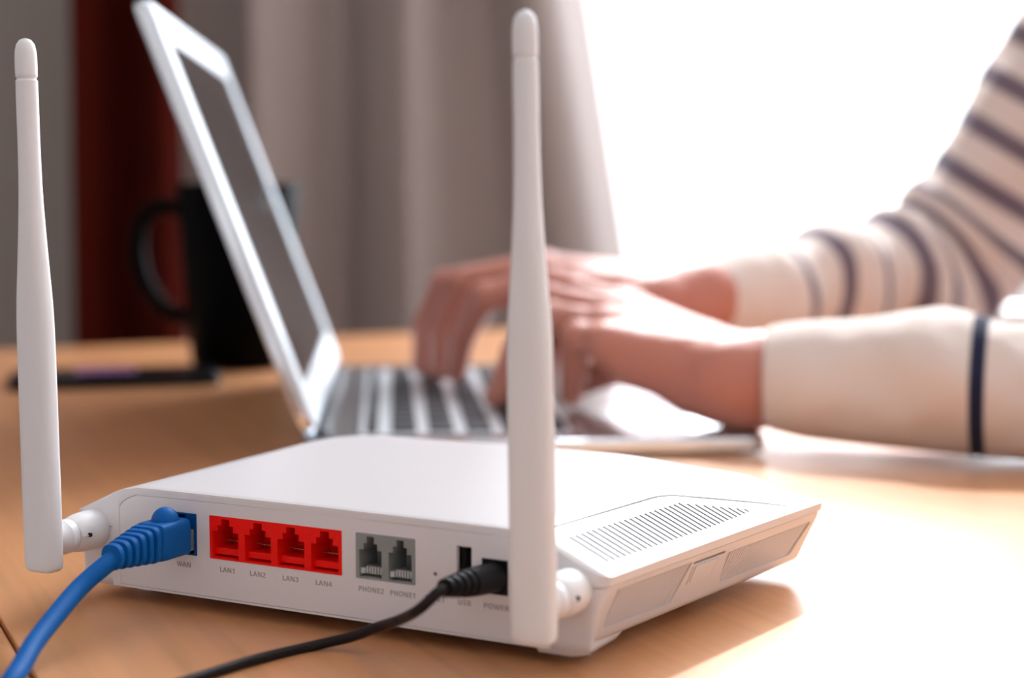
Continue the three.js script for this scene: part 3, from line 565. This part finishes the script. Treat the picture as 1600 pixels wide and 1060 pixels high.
{
  const P = thing('person', 'person in a cream knit sweater with dark stripes, typing with both hands on the laptop', 'person', [0, 0, 0]);
  const geos = [];
  const bounds = (h, pad) => { const lo = [9, 9, 9], hi = [-9, -9, -9]; for (const k of ['index', 'middle', 'ring', 'pinky', 'thumb']) for (const p of h[k]) for (let i = 0; i < 3; i++) { lo[i] = Math.min(lo[i], p[i] - pad); hi[i] = Math.max(hi[i], p[i] + pad); } for (let i = 0; i < 3; i++) { lo[i] = Math.min(lo[i], h.w0[i] - 0.035); hi[i] = Math.max(hi[i], h.w0[i] + 0.035); } return [lo, hi]; };
  for (const h of [J.L, J.R]) { const [lo, hi] = bounds(h, 0.018); geos.push(nets(handField(h), lo, hi, 0.0024)); }
  // trunk, arms, neck and head, under the clothes where the photograph hides them
  const limbs = [[J.L.w0, J.L.elbow, 0.024, 0.034], [J.L.elbow, J.shL, 0.036, 0.046], [J.R.w0, J.R.elbow, 0.024, 0.034], [J.R.elbow, J.shR, 0.036, 0.046], [J.shL, J.chest, 0.055, 0.10], [J.shR, J.chest, 0.055, 0.10], [J.chest, J.belly, 0.105, 0.105], [J.belly, J.hip, 0.105, 0.115], [J.chest, J.neck, 0.07, 0.05], [J.neck, J.head, 0.05, 0.055],
    [J.hipL, J.kneeL, 0.078, 0.055], [J.hipR, J.kneeR, 0.078, 0.055], [J.kneeL, J.footL, 0.05, 0.036], [J.kneeR, J.footR, 0.05, 0.036]].map((a) => capsule(...a));
  const bodyF = (x, y, z) => { let d = 1; for (const l of limbs) d = smin(d, l(x, y, z), 0.02); return d; };
  geos.push(nets(bodyF, [0.12, -0.72, -1.34], [0.80, 0.50, -0.70], 0.012));
  const hd = J.head, ell = (c, r) => (x, y, z) => { const k = Math.hypot((x - c[0]) / r[0], (y - c[1]) / r[1], (z - c[2]) / r[2]); return (k - 1) * Math.min(...r); };
  const at = (x, y, z) => [hd[0] + x, hd[1] + y, hd[2] + z];
  const skull = ell(at(0.012, 0.02, 0), [0.098, 0.1, 0.077]), jaw = ell(at(-0.03, -0.045, 0), [0.062, 0.066, 0.056]), nose = capsule(at(-0.088, 0.012, 0), at(-0.108, -0.016, 0), 0.009, 0.014), chin = ell(at(-0.068, -0.095, 0), [0.022, 0.018, 0.024]), brow = capsule(at(-0.082, 0.032, -0.03), at(-0.082, 0.032, 0.03), 0.012, 0.012), throat = capsule(J.neck, at(0.01, -0.06, 0), 0.052, 0.052);
  const eyes = [-1, 1].map((s) => ell(at(-0.0855, 0.012, s * 0.031), [0.012, 0.010, 0.014])), sock = [-1, 1].map((s) => ell(at(-0.094, 0.012, s * 0.032), [0.012, 0.012, 0.018])), ears = [-1, 1].map((s) => ell(at(0.01, 0.0, s * 0.08), [0.02, 0.032, 0.01])), lipU = capsule(at(-0.087, -0.052, -0.02), at(-0.087, -0.052, 0.02), 0.006, 0.006), lipL = capsule(at(-0.085, -0.062, -0.017), at(-0.085, -0.062, 0.017), 0.0068, 0.0068);
  const headF = (x, y, z) => { let d = smin(skull(x, y, z), jaw(x, y, z), 0.04); d = smin(d, chin(x, y, z), 0.02); d = smin(d, throat(x, y, z), 0.02); d = smin(d, brow(x, y, z), 0.015); for (const s of sock) d = -smin(-d, s(x, y, z), 0.008); d = smin(d, nose(x, y, z), 0.012); for (const e of [...eyes, ...ears, lipU, lipL]) d = smin(d, e(x, y, z), 0.004); return d; };
  geos.push(nets(headF, at(-0.14, -0.16, -0.11), at(0.13, 0.14, 0.11), 0.0045));
  part('body', mergeGeometries(geos), M.skin, P);
  // nails on the finger tips
  for (const h of [J.L, J.R]) for (const k of ['index', 'middle', 'ring', 'pinky', 'thumb']) {
    const c = V(...h[k][2]), d = V(...h[k][3]), ax = d.clone().sub(c).normalize(), out = V(-1, 0.6, 0).addScaledVector(ax, -V(-1, 0.6, 0).dot(ax)).normalize(), sideV = new THREE.Vector3().crossVectors(ax, out);
    const g = new THREE.SphereGeometry(1, 14, 8).scale(0.0046, 0.0014, 0.0058); const m = part('fingernail', g, M.nail, P);
    m.quaternion.setFromRotationMatrix(new THREE.Matrix4().makeBasis(sideV, out, new THREE.Vector3().crossVectors(sideV, out))); m.position.copy(d).addScaledVector(out, 0.0062).addScaledVector(ax, -0.0005);
  }
  // sweater: sleeves with folds, stripes run round the arm (texture along the arm)
  const knit = (x, y, z, s) => 0.0032 * noise(x * 26 + s, y * 22, z * 22) + 0.0016 * noise(x * 60 + s, y * 45, z * 45);
  function sleeve(a, b, c, ra, rb, rc, cuffDir, row, stripes, lo, hi, cell, s, flat) {
    const f1 = capsule(a, b, ra, rb), f2 = capsule(b, c, rb, rc), ab = V(...b).sub(V(...a)), len = ab.length(), dir = ab.clone().normalize(), bc = V(...c).sub(V(...b)), l2 = bc.length(), d2 = bc.clone().normalize();
    const along = (x, y, z) => { const t1 = V(x - a[0], y - a[1], z - a[2]).dot(dir), t2 = V(x - b[0], y - b[1], z - b[2]).dot(d2), p = smooth(-0.03, 0.03, f1(x, y, z) - f2(x, y, z)); return lerp(t1, len + t2, p); };
    const f = (x, y, z) => {
      const t = along(x, y, z), fold = 0.0058 * Math.sin(t * 75 + 2.2 * noise(x * 9 + s, y * 9, z * 9) + s) * smooth(0.03, 0.09, t) * smooth(0.42, 0.2, t) * smooth(0.012, 0.05, y);
      let d = smin(f1(x, y, z), f2(x, y, z), 0.025) - fold - knit(x, y, z, s) * smooth(0, 0.04, t) * smooth(0.0, 0.03, y) + 0.003 * smooth(0.028, 0.0, t);
      d = Math.max(d, -((x - a[0]) * cuffDir[0] + (y - a[1]) * cuffDir[1] + (z - a[2]) * cuffDir[2]));
      if (flat) d = -smin(-d, y - 0.0006, 0.004);
      return d;
    };
    const g = nets(f, lo, hi, cell), p = g.attributes.position, uv = new Float32Array(p.count * 2);
    for (let i = 0; i < p.count; i++) { uv[i * 2] = along(p.getX(i), p.getY(i), p.getZ(i)) / 0.64 + 0.1; uv[i * 2 + 1] = row; }
    g.setAttribute('uv', new THREE.BufferAttribute(uv, 2)); return g;
  }
  const cuffL = [0.143, 0.0400, -0.897], cuffR = [0.126, 0.069, -1.09];
  const sl = sleeve(cuffL, J.L.elbow, J.shL, 0.0325, 0.047, 0.062, [0.97, 0, 0.22], 0.25, [], [0.13, -0.004, -0.99], [0.60, 0.40, -0.73], 0.0045, 1.3, true);
  const sr = sleeve(cuffR, J.R.elbow, J.shR, 0.0305, 0.052, 0.066, [0.83, 0, -0.56], 0.75, [], [0.10, 0.002, -1.34], [0.58, 0.46, -1.02], 0.0045, 4.1, true);
  const tors = [[J.shL, J.chest, 0.062, 0.112], [J.shR, J.chest, 0.062, 0.112], [J.chest, J.belly, 0.118, 0.12], [J.belly, J.hip, 0.12, 0.13], [J.chest, [0.553, 0.375, -1.0], 0.08, 0.064]].map((a) => capsule(...a));
  const torF = (x, y, z) => { let d = 1; for (const l of tors) d = smin(d, l(x, y, z), 0.025); d = Math.max(d, y - 0.385, -0.245 - y); return d - knit(x, y, z, 9); };
  const tg = nets(torF, [0.42, -0.30, -1.30], [0.82, 0.42, -0.70], 0.011);
  { const p = tg.attributes.position, uv = new Float32Array(p.count * 2); for (let i = 0; i < p.count; i++) { uv[i * 2] = (0.42 - p.getY(i)) / 0.72; uv[i * 2 + 1] = 0.5; } tg.setAttribute('uv', new THREE.BufferAttribute(uv, 2)); }
  const near = [[0.117, 0.0075], [0.166, 0.0075]]; for (let t = 0.215; t < 0.6; t += 0.05) near.push([t, 0.009]);
  const far = []; for (let t = 0.075; t < 0.6; t += 0.0355) far.push([t, t < 0.15 ? 0.009 : 0.014]);
  const stripeTex = dataTex(1024, 64, (u, v, x, y) => {
    const t = (u - 0.1) * 0.64, list = v < 0.37 ? near : v > 0.63 ? far : null, rib = 1 + 0.02 * Math.sin(x * 1.6);
    let k = 0; if (list) for (const [c, w] of list) k = Math.max(k, smooth(w / 2 + 0.0008, w / 2 - 0.0008, Math.abs(t - c))); else k = Math.sin(u * 95) > 0.55 ? 1 : 0;
    const navy = v < 0.37 ? [20, 27, 56] : [112, 100, 112];  // navy on the near sleeve; elsewhere haze is painted into the stripe colour
    return [0, 1, 2].map((c) => lerp([221, 207, 199][c] * rib, navy[c], k));
  }, true);
  stripeTex.wrapS = stripeTex.wrapT = THREE.ClampToEdgeWrapping;
  const sweaterM = std(col(1, 1, 1), 0.95, { map: stripeTex, sheen: 0.4, sheenRoughness: 0.6, sheenColor: col(0.9, 0.85, 0.8) });
  part('sweater', mergeGeometries([sl, sr, tg]), sweaterM, P, 'cream knit sweater with navy stripes, paled by painted haze on the far arm');
  const legs = [[J.hipL, J.kneeL, 0.09, 0.066], [J.hipR, J.kneeR, 0.09, 0.066], [J.kneeL, J.footL, 0.064, 0.05], [J.kneeR, J.footR, 0.064, 0.05], [J.hip, J.belly, 0.12, 0.11]].map((a) => capsule(...a));
  part('trousers', nets((x, y, z) => { let d = 1; for (const l of legs) d = smin(d, l(x, y, z), 0.015); d = Math.max(d, -0.66 - y, y + 0.09); return d; }, [0.14, -0.70, -1.24], [0.82, -0.05, -0.76], 0.011), std(col(0.03, 0.045, 0.09), 0.85), P);
  for (const k of ['footL', 'footR']) { const [x, y, z] = J[k], s = [capsule([x + 0.02, -0.70, z], [x - 0.14, -0.71, z], 0.04, 0.032), capsule([x + 0.01, -0.66, z], [x, -0.69, z], 0.043, 0.045)]; part('shoe', nets((a, b, c) => { let d = smin(s[0](a, b, c), s[1](a, b, c), 0.03); return Math.max(d, -0.738 - b); }, [x - 0.2, -0.76, z - 0.07], [x + 0.08, -0.6, z + 0.07], 0.008), std(col(0.05, 0.035, 0.025), 0.5), P); }
  const hairF = (x, y, z) => { const a = ell(at(0.02, 0.028, 0), [0.102, 0.106, 0.086])(x, y, z) - 0.004 * noise(x * 70, y * 40, z * 70); return Math.max(a, -(ell(at(-0.12, -0.06, 0), [0.13, 0.13, 0.12])(x, y, z)), -(y - (hd[1] - 0.06))); };
  part('hair', nets(hairF, at(-0.12, -0.1, -0.11), at(0.15, 0.16, 0.11), 0.006), std(col(0.02, 0.014, 0.01), 0.6), P);
}
// chair that carries the person, beyond the right edge of the picture
{
  const c = thing('chair', 'wooden chair under the person in the striped sweater', 'chair', [0.66, -0.74, -1.0]);
  const m = std(col(0.25, 0.14, 0.08), 0.5);
  part('seat', rbox(0.42, 0.04, 0.42, 0.015, 0, 0.405, 0), m, c);
  for (const x of [-0.17, 0.17]) for (const z of [-0.17, 0.17]) part('leg', new THREE.CylinderGeometry(0.018, 0.014, 0.39, 16).translate(x, 0.195, z), m, c);
  for (const z of [-0.18, 0.18]) part('back_post', new THREE.CylinderGeometry(0.014, 0.018, 0.5, 16).rotateZ(-0.12).translate(0.215, 0.66, z), m, c);
  for (const y of [0.62, 0.74, 0.86]) part('back_rail', rbox(0.018, 0.06, 0.36, 0.007, 0.21 + (y - 0.66) * 0.12, y, 0), m, c);
}
renderer.render(scene, camera);
